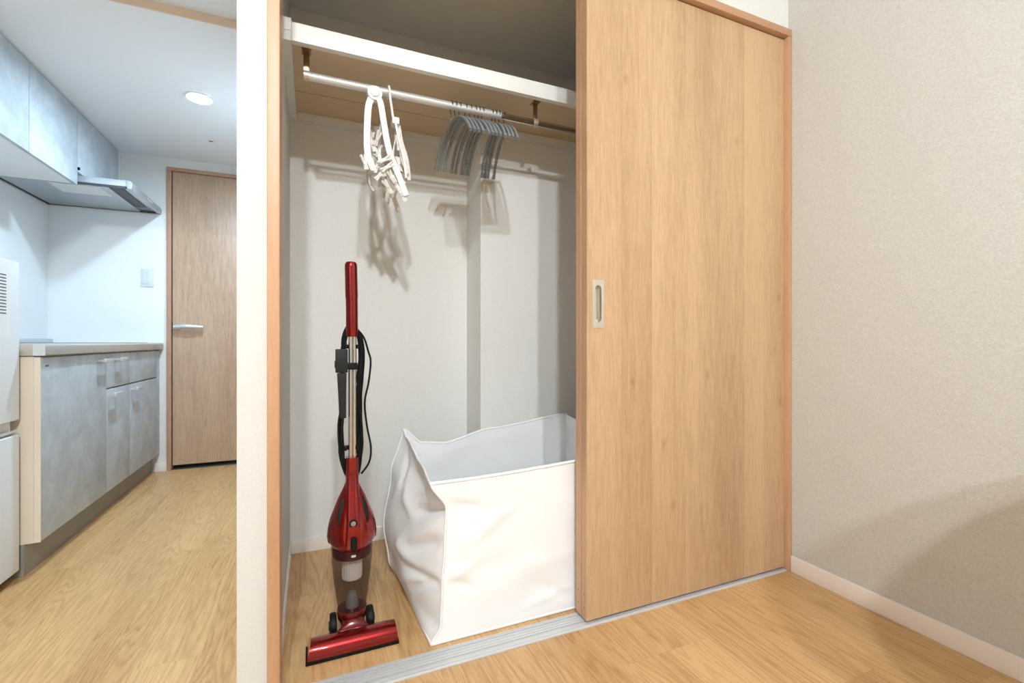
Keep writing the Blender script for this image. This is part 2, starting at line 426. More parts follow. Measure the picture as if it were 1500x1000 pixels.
# ------------------------------------------------------------------ kitchen door
dr = bpy.data.objects.new('door_3', None); COL.objects.link(dr); dr.location = (-.5, YE, 0); dr['_w'] = (-.5, YE, 0)
dr['kind'] = 'structure'; dr['label'] = 'closed oak door at the end of the kitchen'
obj('leaf', B().box(-.849, -.178, YE + .004, YE + .04, .030, 1.998), 'kdoor', dr, bevel=.001)
obj('side_casing', B().box(-.880, -.8545, YE - .012, YE + .09, 0, 2.0), 'kframe', dr, bevel=.002)
obj('side_casing', B().box(-.1725, -.1525, YE - .012, YE + .09, 0, 2.0), 'kframe', dr, bevel=.002)
obj('head_casing', B().box(-.880, -.1525, YE - .012, YE + .09, 2.0005, 2.0235), 'kframe', dr, bevel=.002)
obj('gap_backing', B().box(-.8545, -.1725, YE + .05, YE + .09, 0, 2.0), 'gap_shade', dr, smooth=0)  # near-black sheet painted as the unlit space behind the door gap
lv = B()
lv.tube([(-.835 + .163 * k / 14, YE - .030 - .012 * math.sin(PI * k / 14), .957 + .004 * math.sin(PI * k / 14)) for k in range(15)], .0115, 12, rfun=lambda i: .0165 - .009 * abs(i / 14 - .4), flat=1.0)
ho = obj('lever_handle', lv, 'alu_light', dr); ho['label'] = 'silver lever handle'
obj('rose', B().disc((-.822, .957), 'Y', .018, .018, YE - .004, YE + .003), 'alu_light', ho)
obj('spindle', B().disc((-.822, .957), 'Y', .008, .008, YE - .030, YE - .004), 'alu_light', ho)
obj('latch_plate', B().box(-.8548, -.8520, YE - .0005, YE + .02, .925, .99), 'ink', dr, smooth=0)

# ================================================================== closet fittings
sh = thing('closet_shelf', 'white fronted fixed shelf with tan underside above the hanging rail', 'shelf', (.75, 1.8, 1.755))
obj('shelf_board', B().box(CX0, XR, 1.5555, CY1, 1.781, 1.811), 'shelf_tan', sh, smooth=0)
obj('front_beam', B().box(-.052, XR, 1.533, 1.555, 1.755, 1.811), 'shelf_white', sh, bevel=.0015)
obj('side_cleat', B().box(CX0, -.0525, 1.530, CY1 - .036, 1.752, 1.7805), 'closet', sh, smooth=0)
obj('end_cap', B().box(CX0, -.0525, 1.528, 1.555, 1.781, 1.818), 'shelf_white', sh, bevel=.001)
obj('rear_cleat', B().box(CX0, PX - .001, CY1 - .035, CY1, 1.752, 1.7805), 'closet', sh, smooth=0)
obj('pillar_cleat', B().box(PX + .001, XR, PY - .03, PY, 1.752, 1.7805), 'closet', sh, smooth=0)
obj('joint_strip', B().box(-.0525, PX - .002, 1.888, 1.8895, 1.7803, 1.7812), 'bronze', sh, smooth=0)

RY, RZ, RR = 1.62, 1.703, .013
rl = thing('clothes_rail', 'telescopic steel clothes rail hung under the closet shelf', 'rail', (.75, RY, RZ))
o = obj('outer_tube', B().disc((RY, RZ), 'X', RR, RR, -.012, .652, 24), 'alu_light', rl); o['label'] = 'pale satin outer tube'
o = obj('inner_tube', B().disc((RY, RZ), 'X', RR - .0012, RR - .0012, .652, 1.62, 24), 'chrome', rl); o['label'] = 'darker chrome inner tube'
for bx in (-.012, .796, 1.60):
    bk = obj('bracket', B().box(bx - .009, bx + .009, RY - .0015, RY + .0015, RZ + RR, 1.7805), 'bronze', rl, bevel=.0005)
    obj('mount_plate', B().box(bx - .014, bx + .014, RY - .018, RY + .018, 1.7775, 1.7808), 'bronze', bk, bevel=.0008)
    obj('collar', B().disc((RY, RZ), 'X', RR + .0025, RR + .0025, bx - .008, bx + .008, 20), 'nickel', bk)

# ------------------------------------------------------------------ non-slip hangers
def make_hanger():
    n = 81; Rr = .243
    path = []; half = .2
    for k in range(n):
        y = -half + 2 * half * k / (n - 1)
        path.append((0, y, -.062 - (Rr - math.sqrt(Rr * Rr - y * y))))
    arm = B().tube(path, .0064, 8, rfun=lambda i: .0068 - (.0014 if i % 2 else 0) if 2 < i < n - 3 and abs(i - 40) > 5 else .0066, flat=.86)
    hk = [(0, 0, -.060), (0, 0, -.036)]
    r = RR + .0026
    hk += [(0, .004, -.028), (0, .011, -.019)]
    for k in range(0, 17):
        a = math.radians(-35 + 225 * k / 16)
        hk.append((0, r * math.cos(a), r * math.sin(a)))
    hook = B().tube(hk, .0019, 6)
    col = B().disc((0, 0), 'Z', .0045, .0035, -.064, -.050, 10)
    return mesh_of('shoulder_bar', arm, 'hanger', smooth=50), mesh_of('hook', hook, 'wire'), mesh_of('collar', col, 'hanger')
HM = make_hanger()
far = [.455, .4715, .490, .519, .5365, .560, .5745, .589, .648, .6615, .675, .701]
near = [.470, .4835, .497, .513, .532, .5455, .559, .573, .590, .605, .619, .634]
ordn = ['first', 'second', 'third', 'fourth', 'fifth', 'sixth', 'seventh', 'eighth', 'ninth', 'tenth', 'eleventh', 'last']
hang_lab = ['grey non-slip hanger, nearest to the white pinch hanger'] + ['grey non-slip arched hanger, %s from the white pinch hanger' % ordn[i] for i in range(1, 11)] + ['grey non-slip hanger at the far end, nearest the sliding doors']
for i in range(12):
    xc = (far[i] + near[i]) / 2
    r = thing('clothes_hanger', hang_lab[i], 'hanger', (xc, RY, RZ), 'grey non-slip hangers on the rail')
    r.rotation_euler = (0, 0, -math.atan2((far[i] - near[i]) / 2, .2))
    for me in HM:
        c = bpy.data.objects.new(me.name.split('.')[0], me); COL.objects.link(c); c.parent = r

# ------------------------------------------------------------------ folding pinch hanger
ph = thing('pinch_hanger', 'white plastic folding pinch hanger with pegs on the rail', 'pinch hanger', (.21, RY, 1.70))
YA = 1.580
obj('hinge', B().disc((.192, 1.668), 'Y', .0235, .0235, YA - .012, YA + .012, 32), 'peg', ph, bevel=.002)
obj('hinge_cap', B().disc((.192, 1.668), 'Y', .013, .015, YA - .0165, YA - .012, 28), 'peg', ph, bevel=.001)
def strip(pts, y0, y1, w):
    """flat plastic bar following pts (x,z), width w in the x-z plane, thick from y0 to y1"""
    bb = B(); rs = []
    for i, p in enumerate(pts):
        a, b_ = pts[max(i - 1, 0)], pts[min(i + 1, len(pts) - 1)]
        t = Vector((b_[0] - a[0], b_[1] - a[1])).normalized(); nx, nz = -t.y * w / 2, t.x * w / 2
        rs.append([(p[0] + nx, y0, p[1] + nz), (p[0] - nx, y0, p[1] - nz), (p[0] - nx, y1, p[1] - nz), (p[0] + nx, y1, p[1] + nz)])
    return bb.rings(rs)
def sm(pts, n=5):
    P = [Vector(p) for p in pts]; out = []
    for i in range(len(P) - 1):
        a, b_, c, d = P[max(i - 1, 0)], P[i], P[i + 1], P[min(i + 2, len(P) - 1)]
        for k in range(n):
            t = k / n
            out.append(tuple(.5 * ((2 * b_) + (c - a) * t + (2 * a - 5 * b_ + 4 * c - d) * t * t + (3 * b_ - a - 3 * c + d) * t ** 3)))
    return out + [tuple(P[-1])]
left = sm([(.183, 1.655), (.173, 1.625), (.169, 1.568), (.168, 1.497), (.174, 1.454), (.190, 1.418)])
right = sm([(.202, 1.655), (.211, 1.635), (.224, 1.555), (.237, 1.490), (.257, 1.437), (.277, 1.390), (.293, 1.346)])
obj('front_arm', strip(left, YA - .007, YA + .007, .021), 'peg', ph, bevel=.002)
obj('front_arm', strip(right, YA - .011, YA + .003, .020), 'peg', ph, bevel=.002)
left2 = [(x + .02, z - .02) for x, z in left]; right2 = [(x + .008, z - .005) for x, z in right]
obj('rear_arm', strip(left2[4:], YA + .15, YA + .162, .016), 'pegclear', ph, bevel=.0015)
obj('rear_arm', strip(right2[4:], YA + .17, YA + .182, .016), 'pegclear', ph, bevel=.0015)
hk = sm([(.2445, 1.605 + 1.0, 0), (.0, 0, 0)], 1)
hp = [(.256, RY - .021, 1.600), (.252, RY - .021, 1.63), (.246, RY - .020, 1.67), (.243, RY - .020, 1.703)]
hp += [(.2425, RY + .0195 * math.cos(a), 1.703 + .0195 * math.sin(a)) for a in [PI - PI * k / 10 for k in range(1, 13)]]
obj('hook', B().tube(hp, .0042, 8), 'peg', ph)
obj('hook_bracket', B().box(.2515, .274, RY - .030, RY + .012, 1.590, 1.612), 'peg', ph, bevel=.002)
obj('side_rail', strip(sm([(.262, 1.592), (.272, 1.545), (.290, 1.47), (.297, 1.412)]), RY - .03, RY - .022, .008), 'pegclear', ph, bevel=.001)
obj('side_rail', strip(sm([(.274, 1.594), (.284, 1.540), (.302, 1.480), (.310, 1.412)]), RY - .012, RY - .004, .013), 'pegclear', ph, bevel=.001)
obj('side_rail', strip(sm([(.268, 1.594), (.270, 1.56), (.262, 1.49), (.290, 1.40)]), RY + .02, RY + .028, .007), 'pegclear', ph, bevel=.001)
for (xa, za, xb, zb) in ((.170, 1.54, .229, 1.535), (.176, 1.46, .245, 1.465), (.215, 1.43, .275, 1.395)):
    obj('cross_bar', B().tube([(xa, YA, za), (xa + .012, YA + .16, za - .01)], .0035, 6), 'pegclear', ph)
    obj('cross_bar', B().tube([(xb, YA, zb), (xb + .008, YA + .175, zb - .005)], .0035, 6), 'pegclear', ph)
# pegs: two prongs and a spring ring
def peg_mesh():
    b1 = B()
    for s in (-1, 1):
        pts = [(s * .0015 + s * .004 * (1 - k / 6) ** 1.5, -.004, .024 - k * .008) for k in range(7)]
        pts = [(s * (.0016 + .0045 * abs(k - 3.6) / 3.6), 0, .025 - k * .0083) for k in range(7)]
        b1.tube(pts, .0030, 6, flat=1.5)
    return mesh_of('peg', b1, 'peg', smooth=50)
PM = peg_mesh()
RM = mesh_of('spring', B().disc((0, -.004), 'Y', .0042, .0042, -.0055, .0055, 12), 'alu_light')
PM2 = PM.copy(); PM2.materials.clear(); PM2.materials.append(M['pegclear'])
pegs = [(.160, YA - .012, 1.437, -14, 0, 0), (.204, YA - .020, 1.462, -10, 0, 0), (.221, YA - .018, 1.452, 58, 0, 0), (.199, YA - .010, 1.428, 30, 10, 0),
        (.212, YA - .004, 1.424, -28, 0, 1), (.231, YA - .012, 1.432, 52, 0, 0), (.246, YA - .006, 1.405, -30, 0, 1), (.258, YA - .004, 1.386, -34, 15, 0),
        (.270, YA + .000, 1.366, -38, 0, 1), (.281, YA - .002, 1.352, -32, 20, 0), (.191, YA + .05, 1.545, 8, 30, 1), (.198, YA + .06, 1.518, -15, 60, 1),
        (.206, YA + .03, 1.498, 24, 20, 1), (.194, YA + .03, 1.482, -18, 40, 1), (.214, YA + .08, 1.470, 12, 70, 1), (.226, YA + .07, 1.398, -25, 30, 1),
        (.236, YA + .09, 1.385, 10, 60, 1), (.252, YA + .08, 1.362, -20, 80, 1), (.272, RY - .02, 1.53, -10, 20, 1), (.282, RY - .015, 1.500, -14, 60, 1),
        (.203, YA + .01, 1.53, 16, 10, 1), (.187, YA + .02, 1.51, -22, 25, 1), (.211, YA + .02, 1.555, -8, 80, 1), (.208, YA - .006, 1.404, 40, 10, 0), (.236, YA + .01, 1.375, -35, 20, 1), (.276, RY - .012, 1.462, -8, 40, 1), (.295, RY - .02, 1.452, -12, 0, 0), (.300, RY - .01, 1.425, -8, 70, 1), (.282, RY + .0, 1.43, 5, 10, 1)]
for (x, y, z, ry, rz, k) in pegs:
    o = bpy.data.objects.new('peg', PM2 if k else PM); COL.objects.link(o); o.parent = ph
    o.location = (x - .21, y - RY, z - 1.70); o.rotation_euler = (random.uniform(-.25, .25), math.radians(ry), math.radians(rz))
    q = bpy.data.objects.new('spring', RM); COL.objects.link(q); q.parent = o

# ------------------------------------------------------------------ stick vacuum
VX, VY = .112, 1.450
vc = thing('stick_vacuum', 'red corded stick vacuum cleaner standing upright in the closet', 'vacuum cleaner', (VX, VY, 0))
# floor head: rounded profile pulled along x
prof = []
for k in range(15):
    a = PI * k / 14; prof.append((1.386 - .036 * math.cos(a), .012 + .036 * math.sin(a) ** .85))
hd = B(); n = len(prof) + 2
rs = []
for j in range(9):
    u = j / 8; x = -.010 + .240 * u
    sc_ = 1 if 0 < j < 8 else .97
    sl = .006 * (u - .5)
    pts = [(1.350, .007)] + prof + [(1.422, .007)]
    rs.append([(x + (.010 if j == 0 else -.004 if j == 8 else 0) * (q[1] - .007) / .04, 1.386 + (q[0] - 1.386) * sc_, .007 + (q[1] - .007) * sc_) for q in pts])
hd.rings(rs)
obj('floor_head', hd, 'red', vc, bevel=0, smooth=50)
obj('bumper', B().prism([(1.3475, .001), (1.3475, .0085), (1.353, .0105), (1.421, .0105), (1.4255, .0085), (1.4255, .001)], 'X', -.0125, .2315), 'black', vc, bevel=.001)
# neck
nk = B(); rs = []
for (y, z, wx, dz) in ((1.395, .036, .052, .018), (1.41, .042, .036, .024), (1.425, .046, .031, .030), (1.440, .050, .033, .034), (1.455, .052, .036, .034), (1.475, .05, .034, .030)):
    rs.append([(VX + wx * math.cos(a), y, z + dz * math.sin(a)) for a in [2 * PI * k / 20 for k in range(20)]])
nk.rings(rs)
obj('neck', nk, 'red_dark', vc, smooth=60)
obj('swivel_cup', B().lathe([(.028, .035), (.040, .055), (.0425, .075), (.041, .082)], (VX, VY, 0), 28), 'red_dark', vc)
for s, wx in ((-1, .0605), (1, .1635)):
    w = obj('wheel', B().lathe([(.020, -.0095), (.031, -.009), (.0335, -.005), (.0335, .005), (.031, .009), (.020, .0095)], (0, 0, 0), 28), 'rubber', vc)
    w.data.transform(Matrix.Translation((wx - VX, 1.455 - VY, .0335)) @ Matrix.Rotation(PI / 2, 4, 'Y')) if False else None
    me = w.data
    off = Vector((VX, VY, 0))
    for v in me.vertices:
        p = v.co + off                       # lathe axis z -> x
        v.co = Vector((wx + p.z, 1.455 + p.y, .0345 + p.x)) - off
    obj('hub', B().disc((1.455, .0345), 'X', .014, .012, wx - s * .0095, wx + s * .0125, 20), 'grey_dark', vc)
# dust cup
cup = [(.026, .052), (.034, .056), (.0375, .066), (.0405, .085), (.047, .13), (.053, .18), (.0575, .225), (.059, .262)]
obj('dust_cup', B().lathe(cup + [(r - .0022, z) for r, z in cup[::-1][:-1]] + [(.024, .0545)], (VX, VY, 0), 40, 1, .92, cap=False), 'smoke', vc, smooth=60)
obj('cup_base', B().lathe([(.010, .050), (.027, .051), (.030, .055), (.012, .058)], (VX, VY, 0), 24), 'deflector', vc)
obj('deflector', B().lathe([(.020, .056), (.0205, .075), (.016, .100), (.012, .120), (.010, .124)], (VX, VY, 0), 24), 'deflector', vc)
fp = []
nf = 44
fb = B(); rs = []
for z, r in ((.166, .0262), (.170, .0285), (.185, .0288), (.232, .0292)):
    rs.append([(VX + (r if k % 2 else r - .0016) * math.cos(2 * PI * k / nf), VY + (r if k % 2 else r - .0016) * math.sin(2 * PI * k / nf), z) for k in range(nf)])
fb.rings(rs)
obj('filter', fb, 'filter', vc, smooth=20)
obj('filter_holder', B().lathe([(.030, .2325), (.051, .2335), (.0545, .240), (.0555, .262), (.030, .264)], (VX, VY, 0), 36, 1, .92), 'red_dark', vc)
obj('latch', B().box(VX - .006, VX + .006, VY - .0575, VY - .053, .248, .254), 'alu_light', vc, bevel=.001)
# motor body
bp = [(.056, .262), (.0605, .270), (.0675, .285), (.0695, .300), (.0675, .322), (.0605, .350), (.0505, .375), (.038, .407), (.026, .430), (.019, .448), (.015, .47)]
rs = []
seg = 48
for r, z in bp:
    ring = []
    for k in range(seg):
        a = 2 * PI * k / seg; ca, sa = math.cos(a), math.sin(a)
        ring.append((VX + r * ca, VY + r * .86 * sa - .002, z + (.010 * (1 - abs(sa)) if z < .28 else 0)))
    rs.append(ring)
bd = obj('motor_housing', B().rings(rs), 'red', vc, smooth=60)
# spine running from the neck socket down the front
rs = []
for z, w, y in ((.270, .0285, -.050), (.290, .0275, -.058), (.320, .0235, -.060), (.350, .0215, -.056), (.385, .0200, -.045), (.420, .0190, -.032), (.450, .0182, -.022), (.480, .0178, -.018), (.522, .0178, -.018)):
    ring = []
    for k in range(24):
        a = 2 * PI * k / 24; e = .55
        cx_, sy_ = math.cos(a), math.sin(a)
        ring.append((VX + w * abs(cx_) ** e * (1 if cx_ > 0 else -1), VY + y + .0175 + .0175 * abs(sy_) ** .8 * (1 if sy_ > 0 else -1) - .004, z))
    rs.append(ring)
sp_ = obj('spine', B().rings(rs), 'red', vc, smooth=60)
# black vents either side of the spine
for s in (-1, 1):
    vb = B(); rs = []
    for k in range(9):
        u = k / 8; z = .338 + .072 * u
        r = .0605 - .0265 * u - .002
        cw = .0105 * math.sin(PI * (.08 + .84 * u)) ** .7
        cxv = VX + s * (.0375 - .0135 * u)
        dx = (cxv - VX)
        yv = VY - .002 - .86 * math.sqrt(max(r * r - dx * dx, 1e-5)) - .0045
        rs.append([(cxv - cw, yv - s * .0, z), (cxv, yv - .003, z), (cxv + cw, yv, z), (cxv, yv + .012, z)])
    obj('vent', vb.rings(rs), 'black', vc, smooth=60)
    for k in range(3):
        pts = []
        for j in range(7):
            u = j / 6; z = .285 + .011 * k + .055 * u
            rr = None
            for (ra, za), (rb, zb) in zip(bp, bp[1:]):
                if za <= z <= zb: rr = ra + (rb - ra) * (z - za) / (zb - za)
            an = math.radians(18 + 7 * k)
            pts.append((VX + s * (rr + .0002) * math.cos(an), VY - .002 - (rr + .0002) * .86 * math.sin(an), z))
        obj('cooling_slit', B().tube(pts, .0011, 6), 'red_dark', vc)
bt = obj('button', B().disc((VX - .001, .345), 'Y', .0115, .0115, VY - .0615, VY - .050, 24), 'black', vc, bevel=.001)
obj('button_face', B().disc((VX - .001, .345), 'Y', .0062, .0072, VY - .0632, VY - .0614, 20), 'deflector', bt)
sw = B()
sw.prism([(VX + .0095 * math.cos(a), .2895 + (.010 if math.sin(a) > 0 else -.010) + .0095 * math.sin(a)) for a in [2 * PI * k / 28 for k in range(28)]], 'Y', VY - .0665, VY - .052)
obj('power_switch', sw, 'black', vc, bevel=.001)
# tube and handle
for dx, r in ((-.0055, .0058), (.0050, .0062)):
    obj('tube', B().disc((VX + .001 + dx, VY - .0045), 'Z', r, r, .515, .882, 16), 'steel', vc)
hn = []
for z, r, dx in ((.874, .0165, 0), (.876, .0172, 0), (.95, .0170, -.0005), (.985, .0172, -.0010), (.992, .0180, -.0012), (1.04, .0178, -.0022), (1.08, .0178, -.003), (1.088, .0168, -.003), (1.0925, .0135, -.003), (1.094, .006, -.003)):
    hn.append([(VX + dx + r * math.cos(2 * PI * k / 24), VY - .0045 + r * math.sin(2 * PI * k / 24), z) for k in range(24)])
obj('handle', B().rings(hn), 'red', vc, smooth=40)
# cord hooks, wound cord, plug, crevice tool
for z, d in ((.845, 1), (.548, -1)):
    obj('cord_hook', B().box(VX - .017, VX + .017, VY - .001, VY + .012, z - .006, z + .006).box(VX - .021, VX - .015, VY - .012, VY + .012, z - .006, z + .012 * d if d > 0 else z + .006).box(VX + .013, VX + .019, VY - .012, VY + .012, z - .006, z + .006), 'black', vc, bevel=.001)
rc = random.Random(4)
def cord_loop(j):
    o1, o2 = rc.uniform(-.006, .006), rc.uniform(-.006, .006)
    yb = VY + .010 + rc.uniform(-.010, .012)
    wl, wr = rc.uniform(.022, .031), rc.uniform(.022, .040)
    top, bot = .905 + rc.uniform(-.012, .010), .470 + rc.uniform(-.012, .03)
    bl = [rc.uniform(-.005, .005) for _ in range(8)]
    pts = [(VX, yb + .008, top), (VX + wr * .62, yb, top - .018), (VX + wr * .9, yb, top - .07), (VX + wr * .72 + bl[0], yb, .76 + o1), (VX + wr * .62 + bl[1], yb, .69), (VX + wr * .66 + bl[2], yb, .62),
           (VX + wr * .7 + bl[3], yb, .55 + o2), (VX + .020, yb, bot + .01), (VX, yb + .010, bot - .012), (VX - .020, yb, bot + .015), (VX - wl * 1.0 + bl[4], yb, .54), (VX - wl * 1.05 + bl[5], yb, .62), (VX - wl * .95 + bl[6], yb, .70),
           (VX - wl * .9 + bl[7], yb, .80), (VX - wl * .85, yb, top - .05), (VX - wl * .5, yb, top - .012)]
    return sm(pts + [pts[0]], 5)
for j in range(13):
    o = obj('power_cord', B().tube(cord_loop(j), .0031, 6), 'rubber', vc)
o = obj('loose_cord', B().tube(sm([(VX + .016, VY, .895), (VX + .034, VY, .87), (VX + .046, VY - .002, .83), (VX + .0525, VY - .004, .80), (VX + .047, VY - .002, .74), (VX + .036, VY, .68), (VX + .042, VY, .61), (VX + .053, VY - .004, .545), (VX + .048, VY - .002, .50), (VX + .026, VY, .468)], 6), .0030, 6), 'rubber', vc)
obj('plug', B().box(VX - .046, VX - .013, VY - .022, VY + .004, .770, .838), 'grey_dark', vc, bevel=.002)
obj('plug_latch', B().box(VX - .0485, VX - .0455, VY - .016, VY - .004, .784, .804), 'grey_dark', vc, bevel=.0008)
obj('clip', B().box(VX - .013, VX + .014, VY - .020, VY + .006, .778, .798), 'black', vc, bevel=.002)
ct = []
for z, w in ((.768, .0135), (.74, .0125), (.70, .0110), (.64, .0098), (.638, .0085)):
    ct.append([(VX - .029 + w * .95 * sx + (.768 - z) * .02, VY - .010 + .008 * sy, z) for sx, sy in ((-1, -1), (1, -1), (1, 1), (-1, 1))])
obj('crevice_tool', B().rings(ct), 'grey_dark', vc, bevel=.0012)

# ------------------------------------------------------------------ white storage bag
bg = thing('storage_bag', 'large open white nonwoven storage bag slumped on the closet floor', 'bag', (.66, 1.54, 0))
def lerp(a, b_, t): return a + (b_ - a) * t
def interp(tab, t):
    for (t0, v0), (t1_, v1) in zip(tab, tab[1:]):
        if t <= t1_:
            q = (t - t0) / (t1_ - t0); q = q * q * (3 - 2 * q)
            return lerp(v0, v1, q)
    return tab[-1][1]
FLx = [(0, .312), (.12, .340), (.35, .344), (.6, .352), (.82, .357), (1, .309)]   # front-left corner against height
FLy = [(0, 1.300), (.3, 1.300), (.8, 1.304), (1, 1.297)]
BLx = [(0, .292), (.12, .262), (.35, .246), (.7, .272), (1, .314)]               # back-left corner
BLy = [(0, 1.74), (.5, 1.755), (1, 1.75)]
XRt = 1.02
CREASES = [  # face, from (t, v), to (t, v), push, width
    (3, .96, .80, .55, .66, -.016, .035), (3, .96, .80, .45, .88, -.012, .03), (3, .55, .66, .30, .70, .012, .05), (3, .90, .70, .62, .52, .012, .045),
    (3, .97, .62, .60, .44, -.010, .03), (3, .95, .36, .50, .30, -.013, .035), (3, .95, .36, .62, .20, -.012, .03), (3, .75, .30, .40, .16, .010, .045),
    (3, .45, .55, .20, .30, -.012, .05), (3, .30, .80, .10, .55, .010, .05), (3, .12, .95, .30, .70, -.012, .04), (3, .80, .95, .60, .80, .009, .04), (3, .35, .40, .70, .38, .011, .05),
    (0, .02, .86, .17, .78, -.012, .03), (0, .02, .86, .10, .66, -.012, .03), (0, .02, .38, .14, .30, -.012, .03), (0, .02, .38, .16, .48, .010, .035), (0, .03, .36, .10, .20, -.010, .025),
    (0, .15, .62, .32, .78, .008, .03), (0, .10, .48, .30, .36, -.009, .05), (0, .30, .36, .55, .34, .007, .06), (0, .45, .25, .62, .08, -.009, .03), (0, .40, .10, .60, .16, .007, .03), (0, .35, .90, .60, .70, .006, .04)]
def bag_pt(u, v, inner=False):
    """u runs 0..4 round the bag: 0-1 front (left to right), 1-2 right, 2-3 back (right to left), 3-4 left (back to front)"""
    fl = Vector((interp(FLx, v), interp(FLy, v))); bl = Vector((interp(BLx, v), interp(BLy, v)))
    fr = Vector((XRt, 1.302)); br = Vector((XRt + .01, 1.79))
    q = u % 4; k = int(q); t = q - k
    cs = [fl, fr, br, bl]; a, b_ = cs[k], cs[(k + 1) % 4]
    p = a.lerp(b_, t)
    nrm = Vector((b_.y - a.y, -(b_.x - a.x))).normalized()
    tops = [.466, .486, .54, .536]
    if k == 0: zt = lerp(.464, .492, t) - .010 * math.sin(PI * t) * (1 - t)
    elif k == 1: zt = lerp(.492, .54, t)
    elif k == 2: zt = interp([(0, .545), (.5, .512), (.78, .473), (.90, .482), (1, .538)], t)
    else: zt = interp([(0, .538), (.10, .515), (.55, .474), (1, .464)], t)
    bul = [.004, .01, .015, .030][k] * math.sin(PI * t) * math.sin(PI * min(v * 1.1, 1))
    if k == 3: bul = .022 * math.sin(PI * t) * math.sin(PI * v ** .7) - .010 * math.sin(PI * t) * v ** 3
    w = noise.noise(Vector((p.x * 4, p.y * 4, v * 2.2))) * .012 + noise.noise(Vector((p.x * 11 + 3, p.y * 11, v * 6))) * .0035
    for (fk, ta, va, tb, vb, dp, wd) in CREASES:
        if fk != k: continue
        dx, dy = tb - ta, vb - va
        h = ((t - ta) * dx + (v - va) * dy) / (dx * dx + dy * dy); hc = min(1, max(0, h))
        d2 = (t - ta - hc * dx) ** 2 + (v - va - hc * dy) ** 2
        w += dp * math.exp(-d2 / (wd * wd)) * (.25 + .75 * math.sin(PI * min(1, max(0, hc * .9 + .05))))
    edge = min(t, 1 - t); fade = min(1, edge / .06)
    amp = (.95 if k == 3 else .60 if k == 0 else .8) * fade * min(1, v / .08 + .15) * (1 - .5 * max(0, v - .85) / .15)
    p = p + nrm * (bul + w * amp)
    if inner: p = p - nrm * .0025
    z = zt * v
    return (p.x, p.y, z)
NU, NV = 200, 70
us = [4 * i / NU for i in range(NU)]
ob = B()
rings = [[bag_pt(u, j / NV) for u in us] for j in range(NV + 1)]
inner = [[(lerp(p[0], .66, .004), lerp(p[1], 1.54, .008), max(p[2], .004)) for p in r] for r in rings[::-1]]
allr = rings + inner
ob.rings(allr, cap=False)
ob.add(rings[0], [tuple(range(NU))[::-1]]); ob.add(inner[-1], [tuple(range(NU))])
for v in range(len(ob.v)):
    pass
obj('shell', ob, 'bag', bg, smooth=0 if False else 80)
rim = [bag_pt(u, 1.0) for u in us]
# rolled hem and corner piping
def closed_tube(path, r, seg=8, rf=None):
    n = len(path); bb = B(); rs = []
    for i in range(n):
        a, b_ = Vector(path[i - 1]), Vector(path[(i + 1) % n]); t = (b_ - a).normalized(); u = Vector((0, 0, 1)); u = (u - t * u.dot(t)).normalized(); w = t.cross(u)
        rs.append([tuple(Vector(path[i]) + u * math.cos(q) * r * 1.5 + w * math.sin(q) * r) for q in [2 * PI * k / seg for k in range(seg)]])
    return bb.rings(rs, closed=True)
obj('rim_hem', closed_tube([(p[0], p[1], p[2] - .004) for p in rim], .0034), 'bag', bg, smooth=80)
for u0 in (0, 3):
    obj('corner_seam', B().tube([bag_pt(u0 + (.0005 if u0 == 0 else 0), .01 + .985 * k / 40) for k in range(41)], .0036, 6), 'bag', bg, smooth=80)
obj('bottom_seam', closed_tube([(p[0], p[1], max(p[2], 0) + .0045) for p in rings[0]], .0030), 'bag', bg, smooth=80)

# ================================================================== kitchen
KF, KK = -.915, -.962      # cabinet fronts, kick face
def pull(parent, yc, z, hl=.05):
    h = obj('handle', B().box(KF + .022, KF + .034, yc - hl, yc + hl, z - .008, z + .008), 'alu_light', parent, bevel=.001)
    for s in (-1, 1): obj('post', B().box(KF - .0005, KF + .0225, yc + s * (hl - .006) - .004, yc + s * (hl - .006) + .004, z - .0045, z + .0045), 'alu_light', h, smooth=0)
def base_unit(label, y0, y1, fronts):
    r = thing('base_cabinet', label, 'cabinet', ((XL + KF) / 2, (y0 + y1) / 2, 0), 'grey kitchen base cabinets')
    obj('carcass', B().box(XL + .005, KF - .020, y0 + .0015, y1 - .0015, .118, .806), 'cab_side', r, smooth=0)
    obj('kick_board', B().box(XL + .02, KK, y0 + .0015, y1 - .0015, 0, .1175), 'kick', r, smooth=0)
    for nm, z0, z1, hy, hz in fronts:
        d = obj(nm, B().box(KF - .018, KF, y0 + .0015, y1 - .0015, z0, z1), 'concrete', r, bevel=.0012)
        pull(d, hy, hz)
    return r
b1 = base_unit('wide grey base cabinet with one tall door, next to the fridge', 2.272, 2.877, [('cabinet_door', .122, .800, 2.815, .770)])
obj('edge_band', B().box(KF - .0182, KF + .0002, 2.2700, 2.2734, .120, .802), 'cab_side', b1, smooth=0)
for k in range(3): obj('logo_mark', B().box(KF, KF + .0006, 2.305 + k * .009, 2.311 + k * .009, .765, .772), 'ink', b1, smooth=0)
base_unit('narrow grey base cabinet with a drawer, middle of the three', 2.877, 3.196, [('drawer_front', .632, .800, 3.02, .770), ('cabinet_door', .122, .624, 2.94, .598)])
b3 = thing('base_cabinet', 'grey base cabinet in the corner by the end wall', 'cabinet', ((XL + KF) / 2, 3.45, 0), 'grey kitchen base cabinets')
obj('carcass', B().box(XL + .005, KF - .020, 3.1975, 3.764, .118, .806), 'cab_side', b3, smooth=0)
obj('kick_board', B().box(XL + .02, KK, 3.1975, 3.764, 0, .1175), 'kick', b3, smooth=0)
obj('drawer_front', B().box(KF - .018, KF, 3.1975, 3.685, .632, .800), 'concrete', b3, bevel=.0012)
d = obj('cabinet_door', B().box(KF - .018, KF, 3.1975, 3.70, .122, .624), 'concrete', b3, bevel=.0012)
pull(d, 3.26, .598)
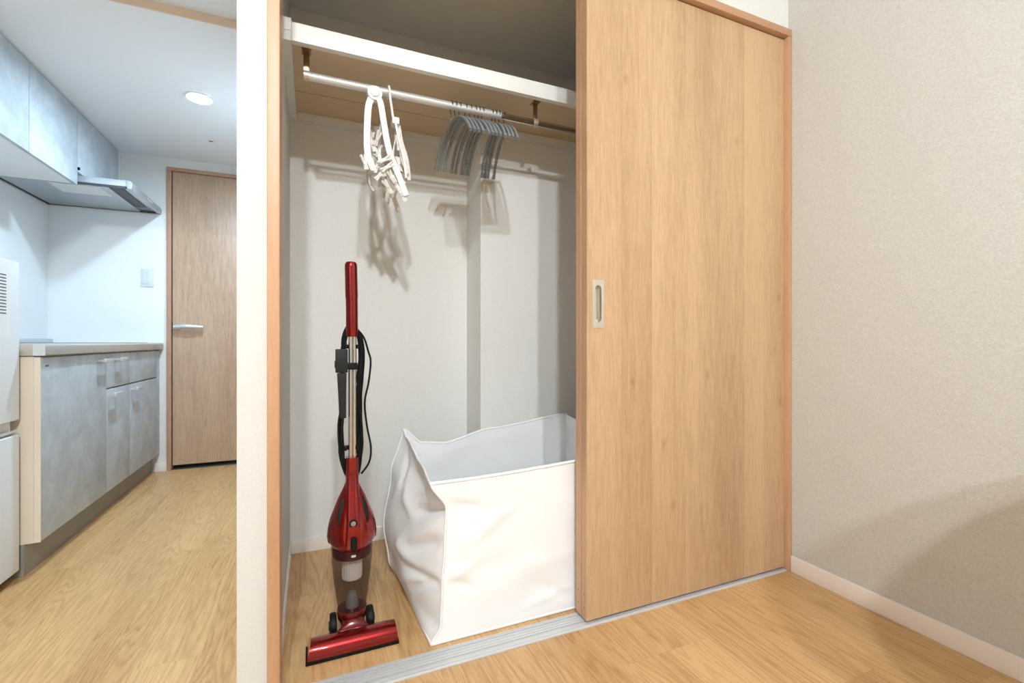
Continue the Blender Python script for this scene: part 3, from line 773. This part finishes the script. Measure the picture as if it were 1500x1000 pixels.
obj('filler_panel', B().box(KF - .019, KF - .004, 3.703, 3.764, .122, .800), 'concrete', b3, bevel=.001)
wt = thing('worktop', 'stainless kitchen worktop with a thick grey front edge', 'worktop', (-1.2, 3.0, .81))
obj('slab', B().prism([(XL + .001, .811), (XL + .001, .849), (-.908, .849), (-.900, .845), (-.898, .838), (-.898, .811), (-.902, .808), (-.93, .808)], 'Y', 2.262, 3.766), 'steel_top', wt, bevel=.001)
obj('end_cap', B().box(-.932, -.8975, 2.2595, 2.2618, .808, .850), 'curb', wt, smooth=0)
tag(obj('backsplash_curb', B().box(XL + .001, XL + .03, 2.10, 3.766, .8495, .878), 'curb', bevel=.001), 'pale raised curb along the back of the worktop', 'curb')
ck = thing('cooktop', 'dark glass cooktop set into the worktop below the hood', 'cooktop', (-1.19, 3.45, .849))
obj('glass_plate', B().box(-1.40, -.96, 3.20, 3.68, .8495, .854), 'cook', ck, bevel=.001)
obj('metal_rim', B().box(-1.405, -.955, 3.195, 3.685, .8492, .8515), 'alu_light', ck, smooth=0)
# glossy splash panels
struct('wall_splash_end', B().box(XL + .004, -.895, YE - .004, YE, .85, 1.70), 'gloss_white', 'glossy white kitchen panel on the end wall', smooth=0)
struct('wall_splash_left', B().box(XL, XL + .004, 1.30, YE - .0045, .85, 1.70), 'gloss_white', 'glossy white kitchen panel on the left wall', smooth=0)
# switch
sw = thing('light_switch', 'white wall switch plate beside the oak kitchen door', 'switch', (-.985, YE - .004, 1.277))
obj('switch_plate', B().box(-1.020, -.952, YE - .0105, YE - .0042, 1.219, 1.336), 'plate', sw, bevel=.002)
for k, (a, b_) in enumerate(((-1.007, -.988), (-.984, -.965))):
    obj('rocker', B().box(a, b_, YE - .0128, YE - .0100, 1.236, 1.319), 'plate', sw, bevel=.001)
# upper cabinets
def upper(label, y0, y1):
    r = thing('wall_cabinet', label, 'cabinet', ((XL - 1.125) / 2, (y0 + y1) / 2, 1.685), 'grey kitchen wall cabinets')
    obj('carcass', B().box(XL + .005, -1.144, y0, y1, 1.688, 2.0845), 'cab_white', r, smooth=0)
    obj('cabinet_door', B().box(-1.143, -1.125, y0 + .0012, y1 - .0012, 1.684, 2.076), 'concrete', r, bevel=.001)
upper('grey wall cabinet above the fridge, cut by the picture edge', 2.245, 2.700)
upper('grey wall cabinet next to the range hood', 2.700, 3.158)
# range hood
hd_ = thing('range_hood', 'flat silver range hood with a grey cover panel above the cooktop', 'range hood', (-1.2, 3.5, 1.70))
obj('cover_box', B().box(XL + .005, -1.146, 3.172, 3.735, 1.752, 2.0845), 'cab_white', hd_, smooth=0)
obj('cover_panel', B().box(-1.145, -1.127, 3.166, 3.735, 1.756, 2.076), 'concrete', hd_, bevel=.001)
obj('filler_strip', B().box(-1.146, -1.129, 3.736, 3.766, 1.752, 2.0845), 'cab_white', hd_, smooth=0)
hb = obj('canopy', B().box(XL + .005, -.930, 3.215, 3.766, 1.716, 1.750), 'hood', hd_, bevel=.002)
obj('front_fascia', B().prism([(-.930, 1.703), (-.930, 1.751), (-.912, 1.745), (-.906, 1.728), (-.910, 1.703)], 'Y', 3.205, 3.766), 'hood', hd_, bevel=.001)
obj('edge_gasket', B().box(XL + .006, -.935, 3.2155, 3.224, 1.704, 1.716).box(XL + .006, XL + .014, 3.224, 3.764, 1.704, 1.716).box(XL + .006, -.935, 3.757, 3.765, 1.704, 1.716), 'hood_dark', hd_, smooth=0)
obj('baffle_plate', B().box(XL + .02, -1.02, 3.226, 3.756, 1.705, 1.7155), 'hood', hd_, bevel=.002)
obj('light_lens', B().box(-1.28, -1.06, 3.245, 3.42, 1.7035, 1.705), 'hood_filter', hd_, smooth=0)
obj('intake_slot', B().box(-1.018, -.96, 3.226, 3.66, 1.711, 1.7158), 'hood_dark', hd_, smooth=0)
for k in range(4): obj('control_button', B().box(-.9085, -.9055, 3.47 + k * .03, 3.482 + k * .03, 1.722, 1.730), 'cab_white', hd_, smooth=0)
obj('bolt', B().box(-1.127, -1.119, 3.163, 3.173, 1.765, 1.778), 'black', hd_, smooth=0)

# fridge
FX = -.965
fr = thing('fridge', 'white two-door fridge at the picture edge before the cabinets', 'fridge', (-1.24, 2.03, 0))
obj('body', B().box(XL + .03, FX - .062, 1.79, 2.252, .03, 1.150), 'fridge', fr, bevel=.004)
ud = obj('upper_door', B().box(FX - .06, FX, 1.79, 2.252, .578, 1.145), 'fridge', fr, bevel=.005, segs=3)
ld = obj('lower_door', B().box(FX - .06, FX, 1.79, 2.252, .035, .526), 'fridge', fr, bevel=.005, segs=3)
obj('grip_recess', B().box(FX - .06, FX - .022, 1.80, 2.245, .526, .578), 'alu_light', fr, smooth=0)
obj('grip_lip', B().prism([(FX - .022, .528), (FX - .004, .545), (FX - .004, .536), (FX - .018, .527)], 'Y', 1.80, 2.245), 'alu_light', fr, smooth=0)
st = obj('energy_sticker', B().box(FX, FX + .0006, 2.03, 2.195, .875, 1.120), 'cab_white', ud, smooth=0)
lns = B()
for k in range(13): lns.box(FX + .0006, FX + .001, 2.04, 2.17, .955 + k * .011, .959 + k * .011)
obj('printed_lines', lns, 'ink', ud, smooth=0)
for sx in (FX - .06, XL + .08):
    for sy in (1.83, 2.21): obj('foot', B().disc((sx - .02, sy), 'Z', .015, .015, 0, .034, 12), 'black', fr)

# kitchen downlight, sensor
dl = thing('downlight', 'round recessed ceiling downlight glowing over the kitchen passage', 'downlight', (KITCHEN_LAMP[0], KITCHEN_LAMP[1], 2.085))
kx, ky = KITCHEN_LAMP
obj('trim_ring', B().lathe([(.0515, -.0002), (.062, -.0005), (.060, -.007), (.053, -.008), (.0515, -.0003)], (kx, ky, 2.085), 40, cap=False), 'lamp_white', dl)
obj('lens', B().disc((kx, ky), 'Z', .051, .051, 2.0840, 2.0846, 40), 'led', dl, smooth=0)
sn = thing('ceiling_sensor', 'tiny blue-grey sensor on the kitchen ceiling near the door', 'sensor', (-.56, 3.345, 2.085))
obj('rim', B().disc((-.558, 3.345), 'Z', .020, .018, 2.0815, 2.0848, 20), 'lamp_white', sn)
obj('slot', B().box(-.570, -.546, 3.339, 3.351, 2.0805, 2.0818), 'ink', sn, smooth=0)

# ================================================================== room lamps behind the camera
for i, (lx, ly, lz) in enumerate(ROOM_LAMPS):
    lp = thing('globe_lamp', ['round ceiling globe lamp nearer the closet, behind the camera', 'round ceiling globe lamp farther from the closet, behind the camera'][i], 'lamp', (lx, ly, lz), 'ceiling globe lamps')
    obj('canopy', B().lathe([(.05, ZC - .0005), (.05, ZC - .012), (.03, ZC - .022)], (lx, ly, 0), 24), 'lamp_white', lp)
    obj('stem', B().disc((lx, ly), 'Z', .008, .008, lz + .06, ZC - .02, 12), 'lamp_white', lp)
    obj('socket', B().lathe([(.022, lz + .047), (.024, lz + .06), (.012, lz + .075)], (lx, ly, 0), 20), 'lamp_white', lp)
    cp = []
    for k in range(0, 9):
        a = PI / 2 * k / 8; cp.append((.085 * math.cos(a) if k < 8 else .012, .004 + .062 * math.sin(a)))
    obj('added_shade', B().lathe(cp + [(max(r - .002, .008), z - .002) for r, z in cp[::-1]], (lx, ly, lz), 32, cap=False), 'bronze', lp, smooth=60)  # opaque cap added to keep the globe's light off the ceiling
    gl = []
    for k in range(1, 16):
        a = PI * k / 16; gl.append((.05 * math.sin(a), -.05 * math.cos(a)))
    obj('globe', B().lathe(gl, (lx, ly, lz), 28), 'bulb', lp, smooth=60)
# round table added out of view beside the camera to cast the wall shadow
tb = thing('shadow_caster_table', 'unseen round table added to cast the shadow on the greige wall', 'table', (1.12, .012, 0))
tx, ty = 1.12, .012
obj('table_top', B().lathe([(.293, .872), (.300, .878), (.300, .894), (.295, .9)], (tx, ty, 0), 56), 'table', tb)
obj('column', B().lathe([(.030, .02), (.026, .05), (.024, .84), (.06, .872)], (tx, ty, 0), 24), 'table', tb)
obj('foot', B().lathe([(.20, 0), (.20, .012), (.06, .022), (.03, .03)], (tx, ty, 0), 40), 'table', tb)

for o in bpy.data.objects:
    if '_w' in o: del o['_w']
